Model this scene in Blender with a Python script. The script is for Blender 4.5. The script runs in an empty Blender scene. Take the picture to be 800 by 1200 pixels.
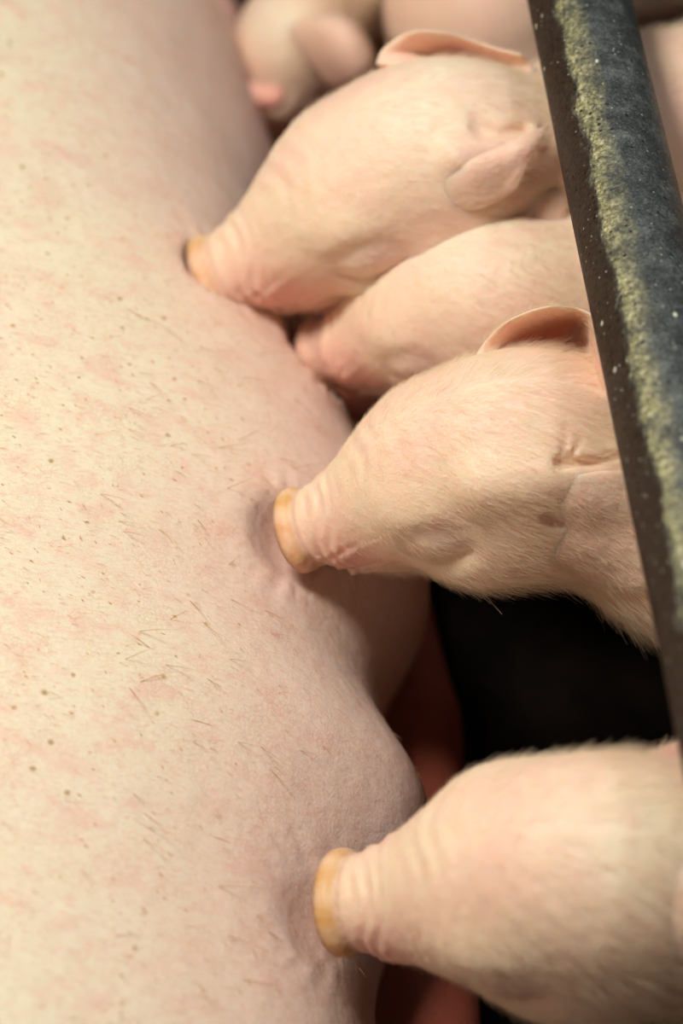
import bpy, math, random
import numpy as np
from mathutils import Vector

sc = bpy.context.scene
COL = sc.collection

# ------------------------------------------------------------------ camera
FPX = 85.0 / 36.0 * 1200.0
PITCH = math.radians(50)
RGT = np.array([1.0, 0, 0])
UPV = np.array([0, math.sin(PITCH), math.cos(PITCH)])
VIEW = np.array([0, -math.cos(PITCH), math.sin(PITCH)])
ORG = np.array([0, 0, 0.25])

def P(px, py, d):
    return ORG + VIEW * (1 - d) + d * ((px - 400) / FPX * RGT + (600 - py) / FPX * UPV)

cam = bpy.data.cameras.new('camera')
cam.sensor_fit = 'VERTICAL'; cam.sensor_height = 36; cam.sensor_width = 24
cam.lens = 85
cam.dof.use_dof = True
cam.dof.focus_distance = 0.985
cam.dof.aperture_fstop = 4.2
cam.clip_start = 0.05
camo = bpy.data.objects.new('camera', cam)
camo.location = Vector(ORG + VIEW)
camo.rotation_euler = (math.pi / 2 - PITCH, 0, 0)
COL.objects.link(camo)
sc.camera = camo

# ------------------------------------------------------------------ light
w = bpy.data.worlds.new('barn_light'); sc.world = w; w.use_nodes = True
w.node_tree.nodes['Background'].inputs[0].default_value = (1.0, 0.86, 0.72, 1)
w.node_tree.nodes['Background'].inputs[1].default_value = 0.045

def area(name, loc, target, sx, sy, power, col):
    l = bpy.data.lights.new(name, 'AREA'); l.shape = 'RECTANGLE'; l.size = sx; l.size_y = sy
    l.energy = power; l.color = col
    o = bpy.data.objects.new(name, l); o.location = loc
    o.rotation_euler = (Vector(target) - Vector(loc)).to_track_quat('-Z', 'Y').to_euler()
    COL.objects.link(o); return o

area('overhead_key', (-0.38, 0.03, 1.36), (-0.03, -0.02, 0.22), 0.24, 0.24, 15, (1.0, 0.955, 0.86))  # overhead key lamp, type of fixture left open
area('ceiling_strip_light', (0.9, -0.05, 2.1), (0, 0.0, 0.2), 0.9, 0.2, 7, (0.84, 0.93, 1.0))
area('fill_light', (-0.9, -1.6, 2.2), (0, 0, 0.2), 0.8, 0.8, 3.2, (1.0, 0.90, 0.80))  # soft fill added to lift the near sides, no real fixture

sc.view_settings.view_transform = 'Standard'
sc.view_settings.look = 'None'
sc.view_settings.exposure = 0.0
sc.view_settings.gamma = 1.0
sc.view_settings.use_curve_mapping = False
sc.cycles.use_denoising = True
sc.cycles.max_bounces = 6

# ------------------------------------------------------------------ distance-field toolbox
def norm(v):
    v = np.asarray(v, float); return v / np.linalg.norm(v)

def smin(a, b, k):
    h = np.clip(0.5 + 0.5 * (b - a) / k, 0, 1)
    return b + (a - b) * h - k * h * (1 - h)

def smax(a, b, k):
    return -smin(-a, -b, k)

def ell(p, c, r, R=None):
    q = p - np.asarray(c)
    if R is not None: q = q @ R
    r = np.asarray(r, float)
    k0 = np.linalg.norm(q / r, axis=1); k1 = np.linalg.norm(q / (r * r), axis=1) + 1e-9
    return k0 * (k0 - 1) / k1

def rcone(p, a, b, ra, rb, s=(1, 1, 1)):
    s = np.asarray(s, float); p = p / s; a = np.asarray(a) / s; b = np.asarray(b) / s
    ba = b - a; l2 = ba @ ba
    t = np.clip(((p - a) @ ba) / l2, 0, 1)
    return (np.linalg.norm(p - a - t[:, None] * ba, axis=1) - (ra + (rb - ra) * t)) * s.min()

def seg(p, pts, r0, r1):
    pts = [np.asarray(q, float) for q in pts]; n = len(pts) - 1; out = None
    for i in range(n):
        d = rcone(p, pts[i], pts[i + 1], r0 + (r1 - r0) * i / n, r0 + (r1 - r0) * (i + 1) / n)
        out = d if out is None else np.minimum(out, d)
    return out

def gauss(p, c, s):
    q = (p - np.asarray(c)) / np.asarray(s)
    return np.exp(-0.5 * (q * q).sum(1))

def sstep(a, b, x):
    t = np.clip((x - a) / (b - a), 0, 1); return t * t * (3 - 2 * t)

def polygonise(f, lo, hi, h):
    """surface nets over f on a regular grid, blocks far from the surface skipped"""
    lo = np.asarray(lo, float); n = np.ceil((np.asarray(hi) - lo) / h).astype(int)
    B = 12
    n = (np.ceil(n / B) * B).astype(int)
    V = np.empty(n, np.float32)
    nb = n // B
    bi = np.stack(np.meshgrid(*[np.arange(k) for k in nb], indexing='ij'), -1).reshape(-1, 3)
    cen = lo + (bi * B + (B - 1) / 2) * h
    cv = f(cen)
    rad = B * h * 0.88 + 0.006
    loc = np.stack(np.meshgrid(*[np.arange(B)] * 3, indexing='ij'), -1).reshape(-1, 3)
    Vb = V.reshape(nb[0], B, nb[1], B, nb[2], B)
    near = np.abs(cv) < rad * 1.5
    for b, c in zip(bi[~near], cv[~near]):
        Vb[b[0], :, b[1], :, b[2], :] = c
    nb_ = bi[near]
    for i in range(0, len(nb_), 120):
        ch = nb_[i:i + 120]
        pts = (lo + (ch[:, None, :] * B + loc[None]) * h).reshape(-1, 3)
        v = f(pts).reshape(len(ch), B, B, B)
        for b, vv in zip(ch, v):
            Vb[b[0], :, b[1], :, b[2], :] = vv
    ins = V < 0
    c = np.zeros(tuple(n - 1), np.int8)
    for dx in (0, 1):
        for dy in (0, 1):
            for dz in (0, 1):
                c += ins[dx:n[0] - 1 + dx, dy:n[1] - 1 + dy, dz:n[2] - 1 + dz]
    act = (c > 0) & (c < 8)
    idx = np.argwhere(act)
    ids = np.full(act.shape, -1, np.int64); ids[act] = np.arange(len(idx))
    corners = np.array([(x, y, z) for x in (0, 1) for y in (0, 1) for z in (0, 1)])
    vals = np.stack([V[idx[:, 0] + k[0], idx[:, 1] + k[1], idx[:, 2] + k[2]] for k in corners], 1)
    acc = np.zeros((len(idx), 3)); cnt = np.zeros(len(idx))
    for i in range(8):
        for j in range(i + 1, 8):
            if np.abs(corners[i] - corners[j]).sum() == 1:
                a, b = vals[:, i], vals[:, j]; m = (a < 0) != (b < 0)
                t = np.where(m, a / np.where(m, a - b, 1), 0)
                acc[m] += (corners[i] + t[:, None] * (corners[j] - corners[i]))[m]; cnt[m] += 1
    verts = lo + (idx + acc / cnt[:, None]) * h
    faces = []
    for ax in range(3):
        o1, o2 = (ax + 1) % 3, (ax + 2) % 3
        sl0 = [slice(None)] * 3; sl1 = [slice(None)] * 3
        sl0[ax] = slice(0, -1); sl1[ax] = slice(1, None)
        A, Bv = ins[tuple(sl0)], ins[tuple(sl1)]
        e = np.argwhere(A != Bv)
        ok = (e[:, o1] > 0) & (e[:, o2] > 0) & (e[:, o1] < n[o1] - 1) & (e[:, o2] < n[o2] - 1)
        e = e[ok]
        flip = A[e[:, 0], e[:, 1], e[:, 2]]
        d1 = np.zeros(3, int); d1[o1] = 1; d2 = np.zeros(3, int); d2[o2] = 1
        q = np.stack([ids[tuple((e - d1 - d2).T)], ids[tuple((e - d2).T)], ids[tuple(e.T)], ids[tuple((e - d1).T)]], 1)
        q[~flip] = q[~flip][:, ::-1]
        faces.append(q[(q >= 0).all(1)])
    faces = np.concatenate(faces)
    # settle on the surface
    for _ in range(2):
        g = grad(f, verts, h * 0.5); v = f(verts)
        gl = (g * g).sum(1) + 1e-6
        verts = verts - g * np.clip(v / gl, -h, h)[:, None] * 0.8
    N = grad(f, verts, h * 0.6); N /= np.linalg.norm(N, axis=1)[:, None] + 1e-9
    return verts, faces, N

def grad(f, v, e):
    g = np.empty_like(v)
    for k in range(3):
        o = np.zeros(3); o[k] = e
        g[:, k] = (f(v + o) - f(v - o)) / (2 * e)
    return g

def new_mesh(name, verts, faces, mats, parent=None, smooth=True):
    me = bpy.data.meshes.new(name)
    me.vertices.add(len(verts)); me.vertices.foreach_set('co', np.asarray(verts, np.float32).ravel())
    faces = np.asarray(faces)
    k = faces.shape[1]
    me.loops.add(faces.size); me.loops.foreach_set('vertex_index', faces.ravel().astype(np.int32))
    me.polygons.add(len(faces))
    me.polygons.foreach_set('loop_start', np.arange(0, faces.size, k, dtype=np.int32))
    me.update(calc_edges=True)
    me.validate()
    if smooth: me.polygons.foreach_set('use_smooth', [True] * len(me.polygons))
    for m in (mats if isinstance(mats, (list, tuple)) else [mats]): me.materials.append(m)
    o = bpy.data.objects.new(name, me); COL.objects.link(o)
    if parent is not None:
        o.parent = parent
        o.matrix_parent_inverse = parent.matrix_world.inverted()
    return o

def tag(o, label=None, cat=None, group=None, kind=None):
    if label: o['label'] = label
    if cat: o['category'] = cat
    if group: o['group'] = group
    if kind: o['kind'] = kind
    return o

def set_col(me, rgb):
    a = me.color_attributes.new('tint', 'FLOAT_COLOR', 'POINT')
    c = np.ones((len(rgb), 4), np.float32); c[:, :3] = rgb
    a.data.foreach_set('color', c.ravel())

def set_f(me, name, v):
    a = me.attributes.new(name, 'FLOAT', 'POINT'); a.data.foreach_set('value', np.asarray(v, np.float32))

# ------------------------------------------------------------------ materials
class MatB:
    def __init__(s, name):
        s.m = bpy.data.materials.new(name); s.m.use_nodes = True
        s.nt = s.m.node_tree; s.b = s.nt.nodes['Principled BSDF']
    def n(s, t, **kw):
        x = s.nt.nodes.new(t)
        for k, v in kw.items():
            if hasattr(x, k): setattr(x, k, v)
            else: x.inputs[k.replace('_', ' ')].default_value = v
        return x
    def l(s, a, b): s.nt.links.new(a, b)
    def coord(s, scale=(1, 1, 1), rot=(0, 0, 0)):
        t = s.n('ShaderNodeTexCoord'); m = s.n('ShaderNodeMapping')
        m.inputs['Scale'].default_value = scale; m.inputs['Rotation'].default_value = rot
        s.l(t.outputs['Object'], m.inputs['Vector']); return m.outputs[0]
    def noise(s, vec, scale, detail=4, rough=0.6):
        x = s.n('ShaderNodeTexNoise'); x.inputs['Scale'].default_value = scale
        x.inputs['Detail'].default_value = detail; x.inputs['Roughness'].default_value = rough
        s.l(vec, x.inputs['Vector']); return x.outputs['Fac']
    def vor(s, vec, scale, feature='F1'):
        x = s.n('ShaderNodeTexVoronoi'); x.feature = feature; x.inputs['Scale'].default_value = scale
        s.l(vec, x.inputs['Vector']); return x
    def ramp(s, fac, stops):
        r = s.n('ShaderNodeValToRGB'); e = r.color_ramp.elements
        while len(e) < len(stops): e.new(0.5)
        for i, (p, c) in enumerate(stops):
            e[i].position = p; e[i].color = tuple(c) + (1,) if len(c) == 3 else c
        s.l(fac, r.inputs['Fac']); return r.outputs['Color']
    def mix(s, fac, a, b, mode='MIX'):
        x = s.n('ShaderNodeMix'); x.data_type = 'RGBA'; x.blend_type = mode
        for v, sock in ((fac, x.inputs[0]), (a, x.inputs[6]), (b, x.inputs[7])):
            if isinstance(v, (int, float)): sock.default_value = v
            elif isinstance(v, tuple): sock.default_value = tuple(v) + (1,) if len(v) == 3 else v
            else: s.l(v, sock)
        return x.outputs[2]
    def math(s, op, a, b=None):
        x = s.n('ShaderNodeMath'); x.operation = op
        for v, sock in ((a, x.inputs[0]), (b, x.inputs[1])):
            if v is None: continue
            if isinstance(v, (int, float)): sock.default_value = v
            else: s.l(v, sock)
        return x.outputs[0]
    def bump(s, h, strength, dist, prev=None):
        x = s.n('ShaderNodeBump'); x.inputs['Strength'].default_value = strength
        x.inputs['Distance'].default_value = dist; s.l(h, x.inputs['Height'])
        if prev is not None: s.l(prev, x.inputs['Normal'])
        return x.outputs[0]
    def sss(s, wgt, rad, scale=0.01):
        s.b.inputs['Subsurface Weight'].default_value = wgt
        s.b.inputs['Subsurface Radius'].default_value = rad
        s.b.inputs['Subsurface Scale'].default_value = scale

def piglet_skin():
    M = MatB('piglet_skin'); v = M.coord()
    a = M.n('ShaderNodeAttribute'); a.attribute_name = 'tint'
    n1 = M.noise(v, 28, 3); n2 = M.noise(v, 160, 4)
    c = M.mix(M.ramp(n1, [(0.42, (0, 0, 0)), (0.68, (0.55,) * 3)]), a.outputs['Color'], (0.86, 0.50, 0.42))
    c = M.mix(M.math('MULTIPLY', M.ramp(n2, [(0.4, (0, 0, 0)), (0.7, (1, 1, 1))]), 0.25), c, (0.80, 0.62, 0.42))
    M.l(c, M.b.inputs['Base Color'])
    M.b.inputs['Roughness'].default_value = 0.52
    M.b.inputs['Specular IOR Level'].default_value = 0.35
    M.sss(0.55, (1.0, 0.38, 0.20), 0.009)
    vo = M.vor(M.coord((1, 1, 1.0)), 620, 'DISTANCE_TO_EDGE')
    b = M.bump(vo.outputs['Distance'], 0.25, 0.0006)
    b = M.bump(n2, 0.5, 0.0012, b)
    b = M.bump(M.noise(v, 60, 4), 0.5, 0.0030, b)
    M.l(b, M.b.inputs['Normal'])
    return M.m

def sow_skin():
    M = MatB('sow_skin'); v = M.coord()
    a = M.n('ShaderNodeAttribute'); a.attribute_name = 'tint'
    fol = M.n('ShaderNodeAttribute'); fol.attribute_name = 'coarse'
    big = M.noise(v, 14, 4); mid = M.noise(M.coord((1, 1.6, 1), (0, 0, 0.5)), 55, 5, 0.65)
    c = M.mix(M.ramp(big, [(0.40, (0, 0, 0)), (0.66, (0.28,) * 3)]), a.outputs['Color'], (0.84, 0.64, 0.54))
    c = M.mix(M.ramp(mid, [(0.50, (0, 0, 0)), (0.66, (0.58,) * 3)]), c, (0.80, 0.50, 0.40))
    st = M.noise(M.coord((1, 3.2, 1), (0, 0, 0.45)), 260, 4, 0.7)
    c = M.mix(M.ramp(st, [(0.50, (0, 0, 0)), (0.70, (0.65,) * 3)]), c, (0.72, 0.44, 0.30))
    # fine creases between the skin plates
    wv = M.n('ShaderNodeVectorMath'); wv.operation = 'ADD'
    nn = M.n('ShaderNodeTexNoise'); nn.inputs['Scale'].default_value = 90; M.l(v, nn.inputs['Vector'])
    sm = M.n('ShaderNodeVectorMath'); sm.operation = 'SCALE'; sm.inputs['Scale'].default_value = 0.010
    M.l(nn.outputs['Color'], sm.inputs[0]); M.l(v, wv.inputs[0]); M.l(sm.outputs[0], wv.inputs[1])
    vo = M.vor(wv.outputs[0], 430, 'DISTANCE_TO_EDGE')
    line = M.ramp(vo.outputs['Distance'], [(0.0, (1, 1, 1)), (0.10, (0, 0, 0))])
    lm = M.math('MULTIPLY', line, M.math('MULTIPLY', M.ramp(M.noise(v, 45, 3), [(0.42, (0, 0, 0)), (0.62, (1, 1, 1))]), 0.42))
    c = M.mix(lm, c, (0.66, 0.33, 0.22))
    # rust coloured dots at the bristle roots
    d = M.vor(v, 78); 
    dot = M.ramp(d.outputs['Distance'], [(0.055, (1, 1, 1)), (0.13, (0, 0, 0))])
    hue = M.ramp(M.math('FRACT', M.math('MULTIPLY', d.outputs['Distance'], 1.0)), [(0, (0.42, 0.24, 0.08)), (1, (0.5, 0.3, 0.1))])
    sel = M.ramp(d.outputs['Color'], [(0.35, (0, 0, 0)), (0.42, (1, 1, 1))])
    dm = M.math('MULTIPLY', M.math('MULTIPLY', dot, sel), M.math('MULTIPLY', fol.outputs['Fac'], 0.85))
    c = M.mix(dm, c, hue)
    fl_ = M.n('ShaderNodeAttribute'); fl_.attribute_name = 'udder_shade'
    c = M.mix(fl_.outputs['Fac'], c, M.mix(0.25, (0.25, 0.065, 0.040), a.outputs['Color']))  # reddish lower udder, its shade painted in as darker colour
    M.l(c, M.b.inputs['Base Color'])
    M.b.inputs['Roughness'].default_value = 0.5
    M.b.inputs['Specular IOR Level'].default_value = 0.4
    M.sss(0.4, (1.0, 0.40, 0.22), 0.008)
    b = M.bump(vo.outputs['Distance'], 0.22, 0.0008)
    b = M.bump(M.noise(M.coord((1, 1.8, 1), (0, 0, 0.4)), 130, 5, 0.65), 0.5, 0.0013, b)
    b = M.bump(M.noise(v, 30, 3), 0.4, 0.004, b)
    M.l(b, M.b.inputs['Normal'])
    return M.m

def hair_mat(name, col, rough=0.5, trans=0.35):
    m = bpy.data.materials.new(name); m.use_nodes = True; nt = m.node_tree
    b = nt.nodes['Principled BSDF']; b.inputs['Base Color'].default_value = col + (1,)
    b.inputs['Roughness'].default_value = rough
    t = nt.nodes.new('ShaderNodeBsdfTranslucent'); t.inputs[0].default_value = col + (1,)
    x = nt.nodes.new('ShaderNodeMixShader'); x.inputs[0].default_value = trans
    nt.links.new(b.outputs[0], x.inputs[1]); nt.links.new(t.outputs[0], x.inputs[2])
    nt.links.new(x.outputs[0], nt.nodes['Material Output'].inputs[0])
    return m

def rail_mat():
    M = MatB('worn_grey_steel')
    tc = M.n('ShaderNodeTexCoord'); sep = M.n('ShaderNodeSeparateXYZ'); 
    g = M.n('ShaderNodeAttribute'); g.attribute_name = 'around'   # -1 .. 1 round the tube, 0 = top
    v = M.coord()
    n1 = M.noise(v, 70, 6, 0.75); n2 = M.noise(v, 500, 3, 0.7); n3 = M.noise(M.coord((1, .35, 1)), 90, 6, 0.8)
    base = M.ramp(n1, [(0.28, (0.014, 0.016, 0.017)), (0.5, (0.055, 0.063, 0.064)), (0.74, (0.17, 0.19, 0.18))])
    gr = M.noise(v, 900, 3, 0.8)
    base = M.mix(M.ramp(gr, [(0.48, (0, 0, 0)), (0.64, (0.8,) * 3)]), base, (0.012, 0.012, 0.012))
    base = M.mix(M.ramp(gr, [(0.30, (0.6,) * 3), (0.40, (0, 0, 0))]), base, (0.30, 0.32, 0.30))
    # band of yellow lime along the upper left of the tube
    u = M.math('ADD', g.outputs['Fac'], M.math('MULTIPLY', M.math('SUBTRACT', n3, 0.5), 0.34))
    band = M.ramp(M.math('ADD', M.math('MULTIPLY', u, 0.5), 0.5), [(0.375, (0, 0, 0)), (0.400, (1, 1, 1)), (0.430, (0.6,) * 3), (0.475, (0, 0, 0))])
    lime = M.ramp(n2, [(0.34, (0.05, 0.042, 0.018)), (0.52, (0.32, 0.29, 0.13)), (0.70, (0.68, 0.64, 0.40))])
    c = M.mix(M.math('MULTIPLY', band, M.ramp(n1, [(0.34, (0.15,) * 3), (0.56, (1, 1, 1))])), base, lime)
    rust_shade = M.ramp(M.math('ADD', M.math('MULTIPLY', u, 0.5), 0.5), [(0.37, (1, 1, 1)), (0.395, (0, 0, 0))])  # brown rust, darkened in colour to stand for the underside's shade
    c = M.mix(M.math('MULTIPLY', rust_shade, 0.9), c, M.ramp(n2, [(0.35, (0.020, 0.011, 0.007)), (0.75, (0.060, 0.034, 0.020))]))
    pv = M.vor(v, 260); pit = M.ramp(pv.outputs['Distance'], [(0.12, (1, 1, 1)), (0.24, (0, 0, 0))])
    psel = M.ramp(pv.outputs['Color'], [(0.52, (0, 0, 0)), (0.66, (1, 1, 1))])
    pm = M.math('MULTIPLY', pit, psel)
    c = M.mix(pm, c, (0.010, 0.009, 0.008))
    sv = M.vor(M.coord((1.3, .9, 1)), 120); sp = M.ramp(sv.outputs['Distance'], [(0.10, (1, 1, 1)), (0.17, (0, 0, 0))])
    ssel = M.ramp(sv.outputs['Color'], [(0.76, (0, 0, 0)), (0.79, (1, 1, 1))])
    c = M.mix(M.math('MULTIPLY', sp, ssel), c, (0.62, 0.62, 0.50))
    M.l(c, M.b.inputs['Base Color'])
    wv_ = M.vor(v, 520); ws = M.ramp(wv_.outputs['Distance'], [(0.16, (1, 1, 1)), (0.30, (0, 0, 0))])
    wsel = M.ramp(wv_.outputs['Color'], [(0.80, (0, 0, 0)), (0.84, (1, 1, 1))])
    c = M.mix(M.math('MULTIPLY', M.math('MULTIPLY', ws, wsel), 0.7), c, (0.45, 0.46, 0.40))
    M.l(c, M.b.inputs['Base Color'])
    M.l(M.ramp(rust_shade, [(0, (0.5,) * 3), (1, (0.08,) * 3)]), M.b.inputs['Specular IOR Level'])
    M.b.inputs['Metallic'].default_value = 0.05
    M.b.inputs['Roughness'].default_value = 0.5
    b = M.bump(n2, 0.5, 0.0010)
    b = M.bump(M.math('MULTIPLY', pm, -1.0), 0.6, 0.0010, b)
    b = M.bump(n1, 0.5, 0.0020, b)
    M.l(b, M.b.inputs['Normal'])
    return M.m

def floor_mat():
    M = MatB('black_slatted_plastic'); v = M.coord()
    n = M.noise(v, 30, 5)
    M.l(M.ramp(n, [(0.3, (0.002, 0.0015, 0.0015)), (0.8, (0.010, 0.006, 0.004))]), M.b.inputs['Base Color'])
    M.b.inputs['Roughness'].default_value = 0.95
    M.b.inputs['Specular IOR Level'].default_value = 0.05
    M.l(M.bump(n, 0.5, 0.004), M.b.inputs['Normal'])
    return M.m

def wall_mat():
    M = MatB('dim_wall_render'); v = M.coord(); n = M.noise(v, 12, 5)
    M.l(M.ramp(n, [(0.3, (0.05, 0.042, 0.034)), (0.8, (0.10, 0.085, 0.07))]), M.b.inputs['Base Color'])
    M.b.inputs['Roughness'].default_value = 0.85
    return M.m

MAT_PIG = piglet_skin(); MAT_SOW = sow_skin(); MAT_RAIL = rail_mat(); MAT_FLOOR = floor_mat()
MAT_FUR = hair_mat('pale_piglet_hair', (0.93, 0.80, 0.60), 0.5, 0.45)
MAT_BRISTLE = hair_mat('ginger_bristle', (0.56, 0.30, 0.12), 0.4, 0.25)
MAT_CRUST = hair_mat('ochre_crust', (0.50, 0.30, 0.11), 0.7, 0.1)

# ------------------------------------------------------------------ hair
def hairs(name, parent, roots, dirs, norms, lens, r0, r1, mat, rng, npt=4, bend=0.5, jitter=0.25):
    n = len(roots)
    d = dirs + rng.normal(0, jitter, (n, 3)); d /= np.linalg.norm(d, axis=1)[:, None]
    pts = np.empty((n, npt, 3), np.float32); p = roots - norms * 0.0002
    t = norms * bend
    for k in range(npt):
        pts[:, k] = p
        s = d + t * (1 - k / (npt - 1)) 
        s /= np.linalg.norm(s, axis=1)[:, None]
        p = p + s * (lens / (npt - 1))[:, None]
    hc = bpy.data.hair_curves.new(name); hc.add_curves([npt] * n)
    hc.attributes['position'].data.foreach_set('vector', pts.reshape(-1))
    ra = hc.attributes.get('radius') or hc.attributes.new('radius', 'FLOAT', 'POINT')
    rr = np.tile(np.linspace(r0, r1, npt), n).astype(np.float32)
    ra.data.foreach_set('value', rr)
    hc.materials.append(mat)
    o = bpy.data.objects.new(name, hc); COL.objects.link(o)
    if parent is not None: o.parent = parent
    o['kind'] = 'stuff'
    return o

def sample(verts, faces, N, wv, n, rng):
    a, b, c, d = [verts[faces[:, k]] for k in range(4)]
    ar = np.linalg.norm(np.cross(c - a, d - b), axis=1) * 0.5
    wt = ar * wv[faces].mean(1); wt = wt / wt.sum()
    f = rng.choice(len(faces), n, p=wt)
    u, v = rng.random(n)[:, None], rng.random(n)[:, None]
    q = faces[f]
    def lerp(X):
        return (X[q[:, 0]] * (1 - u) + X[q[:, 1]] * u) * (1 - v) + (X[q[:, 3]] * (1 - u) + X[q[:, 2]] * u) * v
    nn = lerp(N); nn /= np.linalg.norm(nn, axis=1)[:, None]
    return lerp(verts), nn

# ------------------------------------------------------------------ piglet
# head frame: x to the snout, y to the animal's left, z up; metres at scale 1; origin mid skull
def head_sdf(q, opt):
    s = np.abs(q[:, 1]); qs = q.copy(); qs[:, 1] = s
    d = ell(q, (0, 0, 0.002), (0.054, 0.042, 0.041))
    d = smin(d, ell(q, (0.026, 0, -0.002), (0.040, 0.033, 0.031)), 0.015)
    d = smin(d, rcone(q, (0.034, 0, -0.006), (0.089, 0, -0.0190), 0.0325, 0.0168, (1, 1.10, 1)), 0.018)
    d = smin(d, rcone(q, (-0.005, 0, -0.032), (0.076, 0, -0.0375), 0.027, 0.0125, (1, 1.15, 1)), 0.012)
    d = smin(d, ell(qs, (0.006, 0.024, -0.021), (0.034, 0.024, 0.024)), 0.014)           # cheek
    d = smin(d, ell(qs, (0.030, 0.024, 0.010), (0.018, 0.012, 0.009)), 0.010)             # brow
    d = smin(d, ell(qs, (0.062, 0.014, -0.020), (0.020, 0.009, 0.009)), 0.008)            # upper lip pad
    # closed eye: socket, lid bulge and slit
    d = smax(d, -ell(qs, (0.031, 0.0480, -0.003), (0.016, 0.0085, 0.010)), 0.010)
    d = smin(d, ell(qs, (0.027, 0.0358, -0.0030), (0.0130, 0.0068, 0.0085)), 0.005)
    slit = seg(qs, [(0.0430, 0.0370, -0.0080), (0.035, 0.0403, -0.0106), (0.026, 0.0422, -0.0112), (0.0150, 0.0426, -0.0070)], 0.0011, 0.0014)
    d = smax(d, -slit, 0.0022)
    # snout disc with its groove behind and nostrils in front
    ax = norm((0.96, 0, -0.20)); uz = norm((0.20, 0, 0.96))
    c0 = np.array([0.0985, 0, -0.0200]); r = q - c0
    h = r @ ax; yy = r[:, 1] / 1.16; zz = r @ uz
    rho = np.sqrt(yy * yy + zz * zz)
    d = smax(d, -(np.sqrt((rho - 0.0196) ** 2 + (h + 0.0058) ** 2) - 0.0013), 0.003)
    dx = np.maximum(rho - 0.0146, 0); dh = np.maximum(np.abs(h) - 0.0012, 0)
    disc = np.sqrt(dx * dx + dh * dh) - 0.0031
    d = smin(d, disc, 0.0022)
    d = smax(d, -ell(qs, c0 + ax * 0.005 + np.array([0, 0.0060, 0.0]), (0.0060, 0.0028, 0.0042)), 0.0015)
    # mouth line to its corner
    mouth = seg(qs, [(0.098, 0.006, -0.0385), (0.082, 0.0150, -0.0375), (0.062, 0.0265, -0.0365), (0.046, 0.0330, -0.0320)], 0.0012, 0.0016)
    d = smax(d, -mouth, 0.003)
    # wrinkles ringing the snout
    m = sstep(0.068, 0.082, q[:, 0]) * (1 - sstep(0.089, 0.093, q[:, 0]))
    lum = 0.5 + 0.5 * np.sin(q[:, 1] * 170 + q[:, 2] * 90) * np.sin(q[:, 2] * 210 - q[:, 1] * 60 + 0.7)
    ph = q[:, 0] * 900 + 2.6 * np.sin(q[:, 1] * 130 + 0.5) + 2.2 * np.sin(q[:, 2] * 190 + 1.0)
    d = d + m * (0.0002 + 0.0007 * lum) * np.sin(ph)
    # pouched skin of the lip
    m3 = gauss(qs, (0.066, 0.022, -0.024), (0.016, 0.012, 0.012))
    d = d + m3 * 0.0007 * np.sin(q[:, 0] * 420 + q[:, 2] * 380 + 2.2 * np.sin(q[:, 2] * 300 + q[:, 0] * 140))
    # gentle folds on the brow
    m2 = gauss(q, (0.048, 0, 0.022), (0.012, 0.02, 0.012))
    d = d + m2 * 0.0005 * np.sin(q[:, 0] * 700 + 3 * np.sin(q[:, 1] * 120))
    return d

def fold_sdf(q, d, folds):
    for pts, r, k in folds:
        d = smax(d, -seg(q, pts, r, r * 0.6), k)
    return d

def hit(f, px, py, d0=0.80, d1=1.5):
    """distance from the lens at which the ray through a picture point meets the skin"""
    d = d0; eye = ORG + VIEW
    ray = P(px, py, 1.0) - eye
    for _ in range(220):
        v = float(f((eye + ray * d)[None])[0])
        if v < 0.0002: return d
        d += max(v * 0.6, 0.0002)
        if d > d1: break
    return None

class Pig:
    def __init__(s, S, N, up=(0, 0, 1), roll=0.0):
        S, N = np.asarray(S), np.asarray(N)
        l = np.array([0.1005, 0, -0.020]); L = np.linalg.norm(l); v = N - S
        s.sc = np.linalg.norm(v) / L
        f = norm(v); y = norm(np.cross(np.asarray(up, float), f)); z = np.cross(f, y)
        if roll:
            c_, s_ = math.cos(roll), math.sin(roll); y, z = y * c_ + z * s_, z * c_ - y * s_
        # tilt so that the local nose vector meets f
        a = math.atan2(-l[2], l[0]); ca, sa = math.cos(a), math.sin(a)
        X = f * ca + z * sa; Z = z * ca - f * sa
        s.R = np.stack([X, y, Z], 1); s.S = S
    def loc(s, p): return (p - s.S) @ s.R / s.sc
    def wor(s, q): return s.S + (np.asarray(q, float) * s.sc) @ s.R.T

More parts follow.
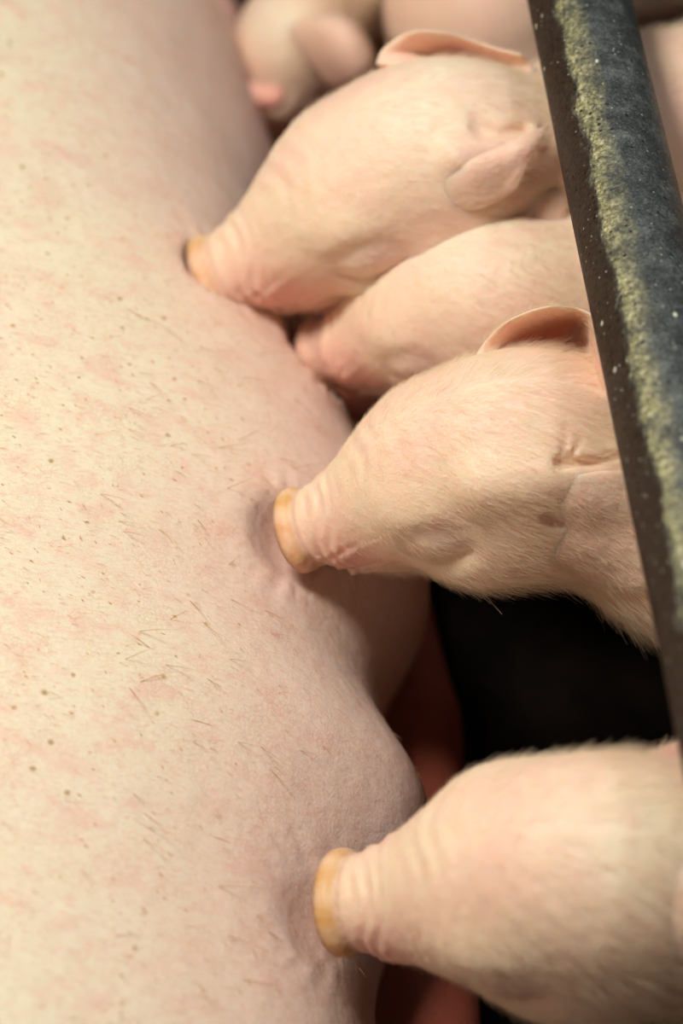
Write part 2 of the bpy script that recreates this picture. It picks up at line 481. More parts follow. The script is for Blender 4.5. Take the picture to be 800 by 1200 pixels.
def sdf_body(p, pig, B):
    """trunk, neck, legs in world space. B: neck, shoulder, rump points and sizes"""
    d = None
    sh, hip, rs, rh = B['sh'], B['hip'], B['rs'], B['rh']
    neck0 = pig.wor((-0.018, 0, -0.010))
    d = rcone(p, neck0, sh, B.get('rn', 0.037) * pig.sc, rs * 0.92)
    d = smin(d, rcone(p, sh, hip, rs, rh), 0.03)
    mid = (np.asarray(sh) + hip) / 2 + np.array([0, 0, -0.008])
    d = smin(d, ell(p, mid, (0.11, rs * 1.10, rs * 1.12)), 0.03)
    for (base, sgn, fr) in ((sh, 1, 1), (sh, -1, 1), (hip, 1, 0), (hip, -1, 0)):
        base = np.asarray(base)
        a = base + np.array([B.get('leg', 0.02) * fr, sgn * rs * 0.55, -rs * 0.45])
        zf = 0.004
        knee = np.array([a[0] + (0.012 if fr else -0.014), a[1], a[2] * 0.52])
        hock = np.array([a[0] + (0.004 if fr else 0.022), a[1], a[2] * 0.26])
        foot = np.array([a[0] - 0.004, a[1], zf + 0.010])
        toe = foot + np.array([-0.012, 0, -0.002])
        l = rcone(p, a, knee, 0.026, 0.014)
        l = smin(l, rcone(p, knee, hock, 0.014, 0.0095), 0.006)
        l = smin(l, rcone(p, hock, foot, 0.0095, 0.0085), 0.005)
        l = smin(l, rcone(p, foot, toe, 0.009, 0.007), 0.005)
        d = smin(d, l, 0.014)
    t0 = np.asarray(hip) + np.array([rh * 0.95, 0, 0.02])
    tail = seg(p, [t0, t0 + [0.018, 0.004, 0.004], t0 + [0.026, 0.010, -0.010], t0 + [0.020, -0.004, -0.022]], 0.0045, 0.002)
    d = smin(d, tail, 0.006)
    return d

BASE = np.array([0.88, 0.67, 0.48])
PINK = np.array([0.88, 0.46, 0.38])
def pig_tint(q, w):
    """skin colour of the animal itself, from the head frame"""
    c = np.tile(BASE, (len(q), 1))
    def mixin(m, col): 
        nonlocal c
        c = c * (1 - m[:, None]) + np.asarray(col) * m[:, None]
    qs = q.copy(); qs[:, 1] = np.abs(q[:, 1])
    body = sstep(-0.03, -0.10, q[:, 0]); mixin(body * 0.5, (0.84, 0.56, 0.42))
    mixin(gauss(qs, (0.068, 0.020, -0.022), (0.019, 0.014, 0.014)) * 1.0, (0.88, 0.42, 0.36))
    mixin(gauss(qs, (-0.022, 0.0, 0.040), (0.020, 0.030, 0.016)) * 0.65, (0.82, 0.76, 0.60))
    mixin(gauss(qs, (0.045, 0.030, -0.034), (0.022, 0.016, 0.007)) * 0.5, (0.90, 0.80, 0.62))
    mixin(gauss(qs, (-0.020, 0.038, 0.004), (0.022, 0.014, 0.018)) * 0.5, (0.86, 0.52, 0.44))
    mixin(gauss(qs, (0.020, 0.012, 0.036), (0.020, 0.012, 0.02)) * 0.35, (0.88, 0.52, 0.46))
    mixin(gauss(qs, (0.022, 0.040, 0.000), (0.012, 0.012, 0.008)) * 0.50, (0.66, 0.42, 0.42))
    mixin(gauss(qs, (0.045, 0.033, -0.034), (0.005, 0.008, 0.004)) * 0.85, (0.34, 0.16, 0.12))
    # snout disc: ochre horn with darker rim
    ax = norm((0.96, 0, -0.20)); h = (q - np.array([0.0985, 0, -0.020])) @ ax
    m = sstep(-0.0062, -0.0042, h) * (q[:, 0] > 0.08)
    mixin(m * (0.72 + 0.25 * np.sin(q[:, 1] * 420) * np.sin(q[:, 2] * 300)), (0.64, 0.335, 0.095))
    mixin(sstep(0.0002, 0.0035, h) * (q[:, 0] > 0.08) * 0.85, (0.20, 0.08, 0.05))
    gro = np.exp(-((h + 0.0066) / 0.0012) ** 2) * (q[:, 0] > 0.08)
    mixin(gro * 0.55, (0.52, 0.24, 0.14))
    return c

def patch(name, ctrl, parent, thick=0.0016, nu=40, nv=32, mat=None, inner=(0.74, 0.34, 0.30), outer=(0.88, 0.60, 0.46)):
    """an ear: a sheet through a net of control points (rows run root to tip), with real thickness"""
    C = np.asarray(ctrl, float)
    def interp(A, n):           # catmull-rom along axis 0
        A = np.concatenate([2 * A[:1] - A[1:2], A, 2 * A[-1:] - A[-2:-1]])
        m = len(A) - 3; t = np.linspace(0, m, n) ; i = np.minimum(t.astype(int), m - 1); f = (t - i).reshape((-1,) + (1,) * (A.ndim - 1))
        a, b, c, d = A[i], A[i + 1], A[i + 2], A[i + 3]
        return 0.5 * (2 * b + (c - a) * f + (2 * a - 5 * b + 4 * c - d) * f ** 2 + (3 * b - a - 3 * c + d) * f ** 3)
    G = interp(C, nu); G = np.swapaxes(interp(np.swapaxes(G, 0, 1), nv), 0, 1)
    du = np.gradient(G, axis=0); dv = np.gradient(G, axis=1)
    N = np.cross(du, dv); N /= np.linalg.norm(N, axis=2)[..., None] + 1e-12
    v = np.linspace(-1, 1, nv)[None, :]; u = np.linspace(0, 1, nu)[:, None]
    edge = np.sqrt(np.clip(1 - np.abs(v) ** 6, 0, 1)) * np.sqrt(np.clip(1 - u ** 10, 0, 1))
    T = thick * (1.9 - 1.0 * u) * np.maximum(edge, 0.05)
    A = G + N * T[..., None]; Bk = G - N * T[..., None]
    verts = np.concatenate([A.reshape(-1, 3), Bk.reshape(-1, 3)])
    I = np.arange(nu * nv).reshape(nu, nv); o = nu * nv
    f1 = np.stack([I[:-1, :-1], I[1:, :-1], I[1:, 1:], I[:-1, 1:]], -1).reshape(-1, 4)
    f2 = f1[:, ::-1] + o
    rim = np.concatenate([I[:, 0], I[-1, 1:], I[-2::-1, -1], I[0, -2:0:-1]])
    r2 = np.roll(rim, -1)
    f3 = np.stack([rim, rim + o, r2 + o, r2], 1)
    F = np.concatenate([f1, f2, f3])
    ob = new_mesh(name, verts, F, mat or MAT_PIG, parent)
    col = np.empty((len(verts), 3))
    em = (1 - np.clip(1.6 * (1 - np.abs(v)), 0, 1) * np.clip(2.5 * (1 - u), 0, 1)).reshape(-1)[:, None]
    col[:o] = np.asarray(inner) * (1 - em) + np.asarray(outer) * em
    col[o:] = outer
    set_col(ob.data, col)
    NN = np.concatenate([N.reshape(-1, 3), -N.reshape(-1, 3)])
    return ob, verts, F, NN

def hair_flow(pig, roots, nn):
    q = pig.loc(roots)
    back = -pig.R[:, 0] + 0.0 * pig.R[:, 1]
    out = np.sign(q[:, 1:2]) * pig.R[:, 1] * 0.35
    d = back + out + np.array([0, 0, -0.35]) * np.clip(np.abs(q[:, 1:2]) * 25, 0, 1)
    d = d - nn * (d * nn).sum(1)[:, None]
    return d / (np.linalg.norm(d, axis=1)[:, None] + 1e-9), q

def make_piglet(label, S, N, B, res, roll=0.0, ears=(), extra=None, folds=(), nhair=0, seed=1, hr=0.00005, tint=None, whisk=0, hmul=1.0):
    pig = Pig(S, N, roll=roll)
    rng = np.random.default_rng(seed)
    def f(p):
        q = pig.loc(p)
        far = np.linalg.norm(q, axis=1)
        d = sdf_body(p, pig, B)
        m = far < 0.17
        if m.any():
            dh = head_sdf(q[m], None) * pig.sc
            dd = smin(d[m], dh, 0.018)
            if extra: dd = extra(p[m], q[m], dd, pig)
            dd = fold_sdf(q[m], dd, folds)
            d = d.copy(); d[m] = dd
        return d
    if callable(extra) and getattr(extra, 'prep', None):
        ex = extra; extra = None; ex.prep(f, pig); extra = ex
    sh, hip = np.asarray(B['sh']), np.asarray(B['hip'])
    pts = np.array([pig.S, pig.wor((0.11, 0, -0.02)), sh, hip])
    lo = pts.min(0) - 0.085; hi = pts.max(0) + 0.085; lo[2] = -0.012; hi[0] += 0.04
    verts, faces, Nn = polygonise(f, lo, hi, res)
    body = new_mesh('piglet', verts, faces, MAT_PIG)
    q = pig.loc(verts)
    c = pig_tint(q, verts)
    if tint: c = tint(q, c)
    set_col(body.data, c)
    tag(body, label, 'piglet', 'piglets suckling along the belly')
    ear_objs = []
    for (ctrl, kw) in ears:
        ob, ev, ef, en = patch('ear', ctrl(pig, f), body, **kw)
        ear_objs.append((ev, ef, en))
    if nhair:
        R = []; DN = []; LL = []; NN = []
        toc = (ORG + VIEW) - verts; toc /= np.linalg.norm(toc, axis=1)[:, None]
        wv = np.clip((Nn * toc).sum(1) * 2.5 + 0.9, 0, 1)
        wv = np.where(verts[:, 0] > 0.30, 0.12, wv) * np.where(verts[:, 2] < 0.08, 0.15, 1)
        wv = wv * (1 - sstep(0.060, 0.078, q[:, 0]) * 0.93) * (q[:, 0] < 0.088)
        r, nn = sample(verts, faces, Nn, wv, nhair, rng)
        keep = np.ones(len(r), bool)          # no body hair under an ear that lies on the skin
        for ev, ef, en in ear_objs:
            for e in ev[::7]: keep &= ((r - e) ** 2).sum(1) > 0.0042 ** 2
        r, nn = r[keep], nn[keep]
        d, ql = hair_flow(pig, r, nn)
        L = 0.0042 + 0.0040 * sstep(0.02, -0.05, ql[:, 0]) - 0.0022 * sstep(0.02, 0.06, ql[:, 0]) + 0.004 * sstep(-0.015, -0.045, ql[:, 2])
        L = L * rng.uniform(0.6, 1.25, len(L)) * hmul
        hairs('fur', body, r, d, nn, L, hr, hr * 0.35, MAT_FUR, rng, bend=0.55, jitter=0.18)
        for ev, ef, en in ear_objs:
            k = nhair // 14
            r, nn = sample(ev, ef, en, np.ones(len(ev)), k, rng)
            tipd = ev[len(ev) // 2 - 16] - ev[16]; tipd = tipd / np.linalg.norm(tipd)
            d = np.tile(tipd, (k, 1)); d = d - nn * (d * nn).sum(1)[:, None]; d /= np.linalg.norm(d, axis=1)[:, None] + 1e-9
            hairs('ear_fur', body, r, d, nn, rng.uniform(0.002, 0.005, k) * hmul, hr, hr * 0.4, MAT_FUR, rng, bend=0.5, jitter=0.3)
    return body, pig, (verts, faces, Nn)

# ------------------------------------------------------------------ the setting
def slab(name, lo, hi, mat):
    lo, hi = np.array(lo), np.array(hi)
    v = np.array([[(lo, hi)[i][0], (lo, hi)[j][1], (lo, hi)[k][2]] for i in (0, 1) for j in (0, 1) for k in (0, 1)])
    f = [[0, 1, 3, 2], [4, 6, 7, 5], [0, 4, 5, 1], [2, 3, 7, 6], [0, 2, 6, 4], [1, 5, 7, 3]]
    o = new_mesh(name, v, f, mat, smooth=False); o['kind'] = 'structure'; return o
slab('floor', (-1.6, -1.6, -0.06), (1.6, 2.4, 0.0), MAT_FLOOR)
slab('wall_back', (-1.6, 2.4, -0.06), (1.6, 2.5, 2.2), wall_mat())

# ------------------------------------------------------------------ the sow
SY = [-0.9, -0.45, -0.25, -0.146, -0.105, -0.068, -0.014, 0.057, 0.105, 0.164, 0.223, 0.353, 0.426, 0.5, 0.7, 1.2]
SX = [-0.02, 0.015, 0.022, 0.012, 0.024, 0.036, 0.012, 0.034, 0.022, 0.002, -0.024, -0.047, -0.052, -0.105, -0.16, -0.2]
def edge_x(y):
    yy = np.linspace(-1.0, 1.3, 2301)
    return np.interp(y, yy, EDGE)
_yy = np.linspace(-1.0, 1.3, 2301); _e = np.interp(_yy, SY, SX)
_k = np.exp(-0.5 * (np.arange(-40, 41) / 13.0) ** 2); _k /= _k.sum()
EDGE = np.convolve(np.pad(_e, 40, mode='edge'), _k, 'valid')
DENTS = []    # (point, radius, direction)
def sow_sdf(p):
    x, y, z = p.T
    e = edge_x(y); x0 = -0.30; a = np.where(x > x0, e - x0, 0.28)
    endf = np.sqrt(np.clip(1 - np.clip((np.abs(y - 0.15) - 0.62) / 0.36, 0, 0.999) ** 2, 0.001, 1))
    a = a * endf; b = 0.170 * endf; z0 = 0.165 * endf * 0.62
    n = 2.5
    r = ((np.abs(x - x0) / a) ** n + (np.abs(z - z0) / np.where(z > z0, b, b * 0.62)) ** n) ** (1 / n)
    d = (r - 1) * np.minimum(a, b) * 0.95
    # gland swellings where the piglets feed
    for (c, s, h) in GLANDS:
        d = d - h * gauss(p, c, s)
    # lower row of the udder
    low = rcone(p, (-0.03, -0.62, 0.042), (0.026, -0.40, 0.042), 0.036, 0.036)
    low = np.minimum(low, rcone(p, (0.026, -0.40, 0.042), (0.024, 0.02, 0.042), 0.036, 0.036))
    low = np.minimum(low, rcone(p, (0.024, 0.02, 0.042), (-0.035, 0.42, 0.042), 0.036, 0.034))
    low = np.minimum(low, rcone(p, (-0.035, 0.42, 0.042), (-0.16, 0.72, 0.05), 0.034, 0.034))
    low = low + 0.0012 * np.sin(y * 60 + 2.5 * np.sin(y * 23)) 
    d = smin(d, low, 0.010)
    for (c, rr, ax, depth) in DENTS:
        q = p - c; h = q @ ax; rad = np.linalg.norm(q - h[:, None] * ax, axis=1)
        ang = np.arctan2(q[:, 1], q[:, 0])
        d = d + depth * np.exp(-(np.sqrt(rad ** 2 + h ** 2) / rr) ** 4)
        d = d + 0.0006 * np.sin(ang * 26 + 2 * np.sin(ang * 5)) * np.exp(-((rad - rr * 1.25) / (rr * 0.45)) ** 2) * np.exp(-(h / 0.03) ** 2)
    return d
GLANDS = [((0.015, 0.050, 0.13), (0.030, 0.030, 0.035), 0.008), ((0.02, -0.085, 0.14), (0.03, 0.03, 0.03), 0.005),
          ((-0.045, 0.34, 0.13), (0.03, 0.035, 0.035), 0.008)]

# piglet poses: skull centre and snout centre, pixel x, pixel y, distance from the lens
A_S, A_N = P(585, 533, 1.00), P(346, 622, 1.041)
B_S, B_N = P(492, 196, 1.105), P(246, 326, 1.139)
C_S, C_N = P(566, 352, 1.100), P(372, 412, 1.155)
G_S, G_N = P(690, 1025, 0.880), P(397, 1058, 0.932)
D_S, D_N = P(338, 55, 1.365), P(306, 185, 1.410)
for s_, n_ in ((A_S, A_N), (B_S, B_N), (C_S, C_N), (G_S, G_N), (D_S, D_N)):
    DENTS.append((n_, 0.0185, norm(np.asarray(n_) - s_), 0.0055))

import sys
print('sow height under snouts', [round(float(sow_sdf(np.array([n]))[0]), 4) for n in (A_N, B_N, C_N, G_N, D_N)])
sv, sf, sn = polygonise(sow_sdf, (-0.62, -0.86, -0.012), (0.12, 1.17, 0.32), 0.0036)
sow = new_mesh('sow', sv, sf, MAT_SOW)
tag(sow, 'large pale sow lying on her side across the left half with piglets at her belly', 'sow')
def sow_tint(v):
    c = np.tile(np.array([0.80, 0.715, 0.53]), (len(v), 1))
    def mixin(m, col):
        nonlocal c
        c = c * (1 - m[:, None]) + np.asarray(col) * m[:, None]
    e = edge_x(v[:, 1])
    mixin(sstep(-0.13, -0.02, v[:, 0] - e) * 0.75, (0.82, 0.56, 0.48))
    mixin(sstep(-0.035, 0.0, v[:, 0] - e) * sstep(0.20, 0.12, v[:, 2]) * 0.6, (0.74, 0.40, 0.36))
    mixin(sstep(0.118, 0.092, v[:, 2]) * sstep(-0.08, 0, v[:, 0]), (0.34, 0.075, 0.045))  # lower udder reddened, and darkened in place of shade
    mixin(gauss(v, P(285, 165, 1.33), (0.022, 0.035, 0.035)) * 0.7, (0.66, 0.30, 0.28))
    for (cc, rr, ax, dd) in DENTS:
        mixin(np.exp(-(np.linalg.norm(v - cc, axis=1) / 0.025) ** 2) * 0.42, (0.74, 0.36, 0.34))
    return c
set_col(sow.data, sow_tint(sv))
coarse = sstep(-0.02, -0.12, sv[:, 0] - edge_x(sv[:, 1])) * 0.9 + 0.1
set_f(sow.data, 'coarse', coarse)
set_f(sow.data, 'udder_shade', sstep(0.120, 0.094, sv[:, 2]) * sstep(-0.08, 0, sv[:, 0]))  # mask for the painted shade on the reddish lower udder
rng = np.random.default_rng(5)
vis = ((sv[:, 0] > -0.25) & (sv[:, 2] > 0.10) & (sv[:, 1] < 0.6)).astype(float) * (0.25 + coarse) 
r, nn = sample(sv, sf, sn, vis, 5200, rng)
fl = np.array([0.86, -0.42, -0.15]); d = fl - nn * (nn @ fl)[:, None]; d /= np.linalg.norm(d, axis=1)[:, None]
hairs('bristles', sow, r, d, nn, rng.uniform(0.0015, 0.006, len(r)), 0.00008, 0.00003, MAT_BRISTLE, rng, bend=0.22, jitter=0.35)
r, nn = sample(sv, sf, sn, vis * coarse ** 2, 2600, rng)
d = fl - nn * (nn @ fl)[:, None]; d /= np.linalg.norm(d, axis=1)[:, None]
hairs('root_crusts', sow, r, d, nn, rng.uniform(0.0006, 0.0022, len(r)), 0.00055, 0.00014, MAT_CRUST, rng, bend=0.3, jitter=0.3)
vis2 = vis * ((sv[:, 0] > -0.10) & (sv[:, 1] < 0.15) & (sv[:, 0] < edge_x(sv[:, 1]) - 0.016))
r, nn = sample(sv, sf, sn, vis2, 260, rng)
d = fl - nn * (nn @ fl)[:, None]; d /= np.linalg.norm(d, axis=1)[:, None]
hairs('long_bristles', sow, r, d, nn, rng.uniform(0.006, 0.020, len(r)), 0.00014, 0.00004, MAT_BRISTLE, rng, npt=7, bend=0.35, jitter=0.45)

def teat(pt, direc):
    direc = norm(direc)
    f = lambda p: smin(rcone(p, pt - direc * 0.012, pt + direc * 0.012, 0.010, 0.0058), ell(p, pt + direc * 0.014, (0.0066,) * 3), 0.003)
    v, fc, n_ = polygonise(f, pt - 0.035, pt + 0.035, 0.0016)
    o = new_mesh('teat', v, fc, MAT_SOW, sow); set_col(o.data, np.tile([0.84, 0.36, 0.28], (len(v), 1))); set_f(o.data, 'coarse', np.zeros(len(v))); set_f(o.data, 'udder_shade', np.zeros(len(v)))
    return o
t1 = teat(P(292, 112, 1.325), np.array([0.95, -0.2, 0.1]))
print('sow edge', [hit(sow_sdf, x, 110, 1.0) for x in (230, 245, 255, 265, 275, 285)]); t1['label'] = 'bare pink teat near the top'

# ------------------------------------------------------------------ piglets
GR = 'piglets suckling along the belly'
def ear_default(side, L=0.062, Wd=0.036, droop=0.35, base=(-0.018, 0.030, 0.026), back=0.75, out=0.55, cup=0.010):
    """ear net in the head frame, laid back along the neck"""
    def mk(pig, f=None):
        b = np.array(base) * [1, side, 1]
        ax = norm(np.array([-back, side * out, 0.35 - droop])); wd = norm(np.array([-0.35, side * -0.35, 0.86]))
        wd = norm(wd - ax * (wd @ ax)); nrm = np.cross(ax, wd) * side
        rows = []
        for u, wid in ((-0.15, 0.6), (0.15, 0.95), (0.45, 1.0), (0.75, 0.72), (0.95, 0.34), (1.0, 0.06)):
            row = []
            for v in (-1, -0.5, 0, 0.5, 1):
                p = b + ax * L * u + wd * (Wd / 2) * wid * v + nrm * (cup * (v * v - 0.5) * (1 - 0.6 * u)) + np.array([0, 0, -1]) * droop * 0.02 * u * u
                row.append(pig.wor(p))
            rows.append(row)
        return rows
    return mk

# A: the piglet in focus -------------------------------------------------
def from_px(rows):
    return lambda pig, f=None: [[P(*p) for p in r] for r in rows]
def on_skin(rows, dflt):
    """an ear lying on the skin: third number = height above the skin in metres"""
    def mk(pig, f):
        out = []
        for r in rows:
            o = []
            for (x, y, hh) in r:
                d = hit(f, x, y) or dflt
                o.append(P(x, y, d - hh))
            out.append(o)
        return out
    return mk
class SkinMarks:
    """folds and ridges that follow picture points projected onto the real skin"""
    def __init__(s, ridges=(), cuts=(), dflt=1.0): s.r, s.c, s.dflt = ridges, cuts, dflt
    def prep(s, f, pig):
        def pr(pts, lift): return [P(x, y, (hit(f, x, y) or s.dflt) - lift) for (x, y) in pts]
        s.R = [(pr(p, l), r, k) for (p, r, l, k) in s.r]
        s.C = [(pr(p, l), r, k) for (p, r, l, k) in s.c]
    def __call__(s, p, q, d, pig):
        if not hasattr(s, 'R'): return d
        for pts, r, k in s.R: d = smin(d, seg(p, pts, r, r * 0.8), k)
        for pts, r, k in s.C: d = smax(d, -seg(p, pts, r, r * 0.5), k)
        return d
A_far_ear = from_px([
    [(556, 418, 0.995), (592, 428, 0.996), (630, 440, 0.998), (668, 452, 0.990), (712, 478, 0.974)],
    [(572, 396, 0.990), (604, 406, 1.010), (640, 416, 1.024), (676, 424, 1.012), (716, 462, 0.966)],
    [(592, 378, 0.984), (624, 386, 1.012), (656, 392, 1.028), (686, 396, 1.014), (712, 438, 0.960)],
    [(618, 366, 0.978), (646, 370, 1.000), (668, 374, 1.014), (690, 380, 1.000), (708, 410, 0.956)],
    [(644, 359, 0.972), (662, 360, 0.980), (678, 362, 0.984), (694, 370, 0.976), (704, 390, 0.956)],
])
A_near_ear = on_skin([
    [(652, 560, -0.003), (658, 590, -0.003), (662, 613, -0.003), (654, 638, -0.003), (646, 656, -0.003)],
    [(680, 556, 0.000), (684, 588, 0.0025), (684, 615, 0.0006), (680, 645, 0.0008), (674, 672, 0.0008)],
    [(708, 552, 0.002), (710, 588, 0.0050), (710, 616, 0.0030), (708, 650, 0.0030), (700, 688, 0.0042)],
    [(742, 556, 0.002), (744, 592, 0.0048), (746, 626, 0.0036), (744, 660, 0.0034), (738, 691, 0.0048)],
    [(768, 590, 0.003), (772, 615, 0.0040), (774, 640, 0.0038), (774, 662, 0.0036), (768, 684, 0.0046)],
], 0.98)
A_marks = SkinMarks(
    ridges=[([(565, 568), (620, 560), (670, 556), (740, 554)], 0.0060, -0.0034, 0.014)],
    cuts=[([(655, 543), (690, 543), (735, 532)], 0.0022, 0.0006, 0.004),
          ([(657, 541), (661, 520), (663, 500)], 0.0009, 0.0004, 0.0022),
          ([(664, 541), (680, 516)], 0.0008, 0.0004, 0.0022),
          ([(640, 605), (646, 611), (656, 614)], 0.0032, -0.0022, 0.0018)], dflt=0.97)
pa, pigA, _ = make_piglet('piglet in sharp focus, eye closed, snout pressed to the belly at mid picture', A_S, A_N,
    dict(sh=P(835, 612, 1.02), hip=P(835, 612, 1.02) + [0.17, 0.01, 0.0], rs=0.047, rh=0.050, rn=0.042, leg=0.03), 0.0014,
    ears=[(A_far_ear, dict(thick=0.0016, inner=(0.66, 0.24, 0.22))), (A_near_ear, dict(thick=0.0011, inner=(0.88, 0.58, 0.43), outer=(0.88, 0.56, 0.44)))],
    extra=A_marks, nhair=56000, seed=11, hr=0.000034, hmul=1.25)

# B ---------------------------------------------------------------------
B_far_ear = from_px([
    [(440, 75, 1.10), (480, 84, 1.10), (520, 92, 1.10), (570, 96, 1.10), (622, 92, 1.10)],
    [(448, 58, 1.10), (484, 64, 1.112), (524, 74, 1.120), (574, 82, 1.115), (626, 82, 1.10)],
    [(470, 42, 1.098), (500, 46, 1.105), (536, 56, 1.115), (580, 66, 1.112), (622, 72, 1.098)],
    [(492, 36, 1.090), (518, 38, 1.092), (546, 45, 1.098), (582, 57, 1.098), (612, 64, 1.094)],
])
B_near_ear = on_skin([
    [(525, 196, -0.006), (520, 212, -0.005), (526, 230, -0.005), (540, 246, -0.005)],
    [(560, 182, -0.001), (554, 202, 0.001), (556, 222, 0.001), (564, 243, 0.000)],
    [(592, 168, 0.003), (588, 188, 0.005), (586, 210, 0.005), (582, 236, 0.003)],
    [(618, 156, 0.007), (614, 174, 0.010), (608, 196, 0.011), (596, 228, 0.008)],
    [(643, 146, 0.010), (636, 160, 0.014), (624, 182, 0.015), (606, 220, 0.012)],
], 1.07)
B_marks = SkinMarks(cuts=[([(563, 150), (585, 158), (615, 152)], 0.0022, 0.001, 0.007), ([(568, 152), (556, 136)], 0.0016, 0.0006, 0.005)],
    ridges=[([(535, 185), (575, 172), (615, 160)], 0.006, -0.001, 0.010)], dflt=1.07)
pb, pigB, _ = make_piglet('largest piglet, upper middle, blurred, its whole head above another piglet', B_S, B_N,
    dict(sh=P(735, 182, 1.145), hip=P(735, 182, 1.145) + [0.20, 0.05, -0.005], rs=0.050, rh=0.050), 0.0020,
    ears=[(B_far_ear, dict(thick=0.0020)), (B_near_ear, dict(thick=0.0022, inner=(0.88, 0.60, 0.48), outer=(0.88, 0.60, 0.48)))], extra=B_marks, nhair=20000, seed=12, hr=0.000045)

# C ---------------------------------------------------------------------
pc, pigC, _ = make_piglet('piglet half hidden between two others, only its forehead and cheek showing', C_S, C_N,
    dict(sh=P(745, 345, 1.12), hip=P(745, 345, 1.12) + [0.19, -0.03, 0.0], rs=0.046, rh=0.046, leg=0.06), 0.0022, tint=lambda q, c: np.where((q[:, 0] > 0.088)[:, None], c * 0.25 + np.array([0.55, 0.32, 0.26]) * 0.75, c),  # snout disc browned in its colour to look shadowed
    ears=[(from_px([
        [(596, 262, 1.088), (618, 262, 1.084), (640, 264, 1.084), (664, 268, 1.086)],
        [(598, 236, 1.090), (618, 232, 1.084), (642, 234, 1.083), (664, 244, 1.086)],
        [(606, 216, 1.094), (622, 209, 1.088), (642, 211, 1.088), (660, 222, 1.090)],
        [(618, 206, 1.098), (628, 203, 1.096), (640, 204, 1.096), (650, 210, 1.098)]]), dict(thick=0.0022)),
        (ear_default(1, base=(-0.040, 0.038, 0.000), droop=0.9, out=0.1), dict())], nhair=18000, seed=13)

# G ---------------------------------------------------------------------
pg, pigG, _ = make_piglet('lowest piglet, alone at the bottom right corner with an ochre snout rim', G_S, G_N,
    dict(sh=P(900, 1040, 0.905), hip=P(900, 1040, 0.905) + [0.19, 0.0, 0.0], rs=0.048, rh=0.048), 0.0020, roll=-0.22,
    ears=[(on_skin([
        [(788, 1010, -0.004), (786, 1040, -0.004), (784, 1070, -0.004), (786, 1100, -0.004)],
        [(806, 1010, -0.001), (806, 1045, 0.000), (806, 1085, 0.001), (804, 1125, 0.000)],
        [(832, 1015, 0.001), (834, 1060, 0.003), (834, 1105, 0.004), (828, 1145, 0.003)],
        [(850, 1040, 0.003), (852, 1075, 0.006), (852, 1110, 0.006), (846, 1145, 0.002)],
        [(885, 1070, 0.002), (888, 1085, 0.003), (888, 1100, 0.003), (884, 1115, 0.002)]], 0.86), dict(thick=0.0014)),
      (from_px([
        [(735, 915, 0.880), (748, 902, 0.892), (760, 894, 0.905), (775, 888, 0.915)],
        [(760, 922, 0.872), (772, 900, 0.884), (784, 884, 0.900), (798, 874, 0.912)],
        [(790, 930, 0.868), (802, 906, 0.880), (815, 884, 0.896), (828, 870, 0.910)],
        [(840, 926, 0.872), (848, 912, 0.880), (856, 896, 0.892), (864, 884, 0.904)]]), dict(thick=0.0016))], nhair=20000, seed=14, hr=0.00005, hmul=1.5)

# D, E ------------------------------------------------------------------
pd, pigD, _ = make_piglet('piglet at the top left, very blurred, round head above a bare teat', D_S, D_N,
    dict(sh=P(430, -30, 1.45), hip=P(430, -30, 1.45) + [0.03, 0.18, 0.0], rs=0.044, rh=0.046), 0.0028,
    ears=[(from_px([
        [(340, 28, 1.335), (352, 45, 1.330), (368, 66, 1.328), (386, 88, 1.330), (400, 106, 1.336)],
        [(366, 20, 1.318), (380, 36, 1.308), (396, 58, 1.305), (410, 80, 1.308), (420, 98, 1.316)],
        [(392, 18, 1.312), (404, 32, 1.302), (416, 50, 1.300), (427, 70, 1.304), (434, 86, 1.312)],
        [(412, 22, 1.320), (420, 32, 1.316), (428, 44, 1.314), (435, 58, 1.316), (439, 70, 1.320)]]), dict(thick=0.0024))], nhair=3000, seed=15)
E_S = P(500, -95, 1.40)
pe, pigE, _ = make_piglet('farthest piglet, only a strip of its back showing at the top edge', E_S, P(410, -150, 1.46),
    dict(sh=P(555, 15, 1.33), hip=P(555, 15, 1.33) + [0.12, 0.14, 0.0], rs=0.044, rh=0.046), 0.0030,
    ears=[(ear_default(1), dict()), (ear_default(-1), dict())], nhair=0, seed=16)

# ------------------------------------------------------------------ crate rail
def tube(name, a, b, r, mat, parent=None, top=(0, 0, 1), seg_n=64, ring=90, wob=0.0):
    a, b = np.asarray(a, float), np.asarray(b, float); ax = norm(b - a); L = np.linalg.norm(b - a)
    top = norm(np.asarray(top, float) - ax * (np.asarray(top) @ ax)); sd = np.cross(ax, top)
    if sd[0] < 0: sd = -sd
    prof = [(0, 0.0001), (0, r * 0.9), (0.0012, r)] + [(t * L, r) for t in np.linspace(0, 1, ring)[1:-1]] + [(L - 0.0012, r), (L, r * 0.9), (L, 0.0001)]
    V = []; A = []
    for (t, rr) in prof:
        for k in range(seg_n):
            th = 2 * math.pi * k / seg_n
            r2 = rr * (1 + wob * math.sin(t * 40 + 2 * th) )
            V.append(a + ax * t + (top * math.cos(th) + sd * math.sin(th)) * r2)
            A.append((th if th <= math.pi else th - 2 * math.pi) / math.pi)
    F = []
    for i in range(len(prof) - 1):
        for k in range(seg_n):
            k2 = (k + 1) % seg_n
            F.append([i * seg_n + k, i * seg_n + k2, (i + 1) * seg_n + k2, (i + 1) * seg_n + k])
    o = new_mesh(name, V, F, mat, parent); set_f(o.data, 'around', A)
    return o
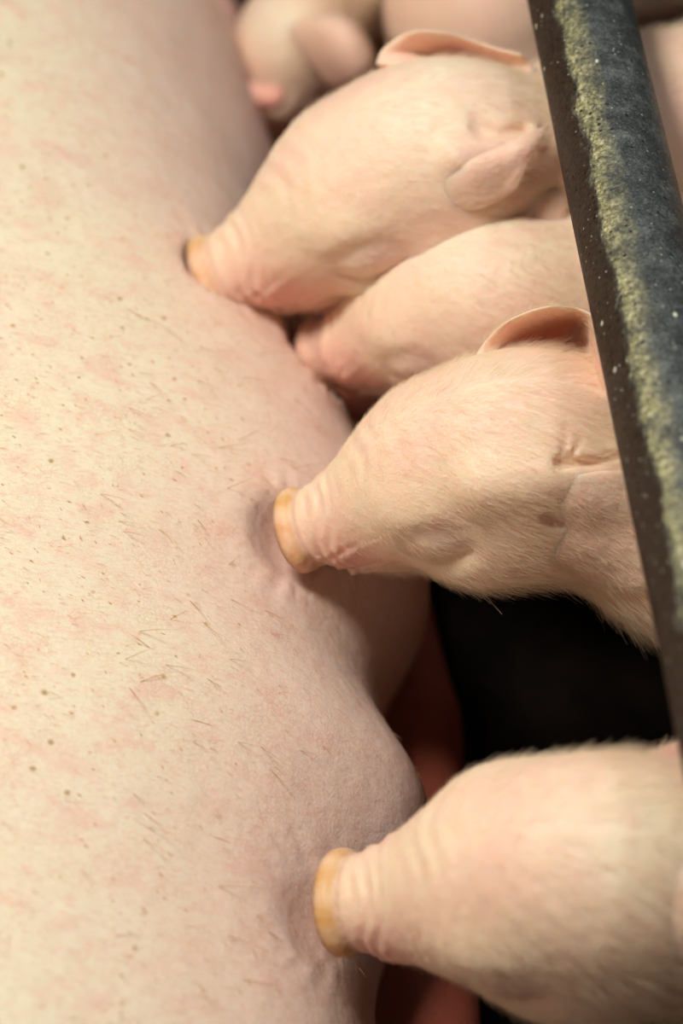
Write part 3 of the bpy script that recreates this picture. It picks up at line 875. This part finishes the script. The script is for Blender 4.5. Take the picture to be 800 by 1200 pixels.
def bar_at(y): return np.array([0.117 - 0.078 * (y - 0.087), y, 0.336])
rail = bpy.data.objects.new('crate_rail', None); COL.objects.link(rail); rail.location = bar_at(0.85) * [1, 1, 0]
bpy.context.view_layer.update()
tag(rail, 'worn grey steel tube rail with yellow crust running down the right side above piglets', 'rail')
tube('rail_tube', bar_at(-0.50), bar_at(0.90), 0.0227, MAT_RAIL, rail, wob=0.004)
for y in (-0.47, 0.87):
    p = bar_at(y); tube('post', p * [1, 1, 0], p - [0, 0, 0.02], 0.018, MAT_RAIL, rail, top=(0, 1, 0))

# long pale whiskers under the chin of the piglet in focus
rngw = np.random.default_rng(3)
wr = np.array([P(545 + 9 * i, 676 + 3 * (i % 2), 1.005) for i in range(5)])
wd_ = np.array([norm(P(590 + 6 * i, 716 + 5 * i, 1.0) - P(552, 680, 1.005)) for i in range(5)])
hairs('whiskers', pa, wr, wd_, np.tile(UPV, (5, 1)), np.array([0.016, 0.019, 0.011, 0.014, 0.010]), 0.00011, 0.00004, MAT_FUR, rngw, npt=7, bend=-0.15, jitter=0.08)

# pale lashes along the shut lid of the piglet in focus
lp = np.array([(470 + 5.5 * i, 634 + 22 * math.sin(math.pi * i / 17.0) ** 0.8) for i in range(18)])
eye_c = camo.location
from mathutils.bvhtree import BVHTree
bv = BVHTree.FromPolygons([v.co[:] for v in pa.data.vertices], [p.vertices[:] for p in pa.data.polygons])
lr, ln = [], []
for (x, y) in lp:
    h = bv.ray_cast(camo.location, Vector(P(x, y, 1.0)) - camo.location)
    if h[0] is not None: lr.append(h[0][:]); ln.append(h[1][:])
lr, ln = np.array(lr), np.array(ln)
ld = np.tile(norm(-UPV + 0.25 * RGT), (len(lr), 1)); ld = ld - ln * (ld * ln).sum(1)[:, None]; ld /= np.linalg.norm(ld, axis=1)[:, None]
hairs('eyelashes', pa, lr, ld, ln, rngw.uniform(0.003, 0.0048, len(lr)), 0.00013, 0.00004, MAT_FUR, rngw, bend=0.5, jitter=0.12)
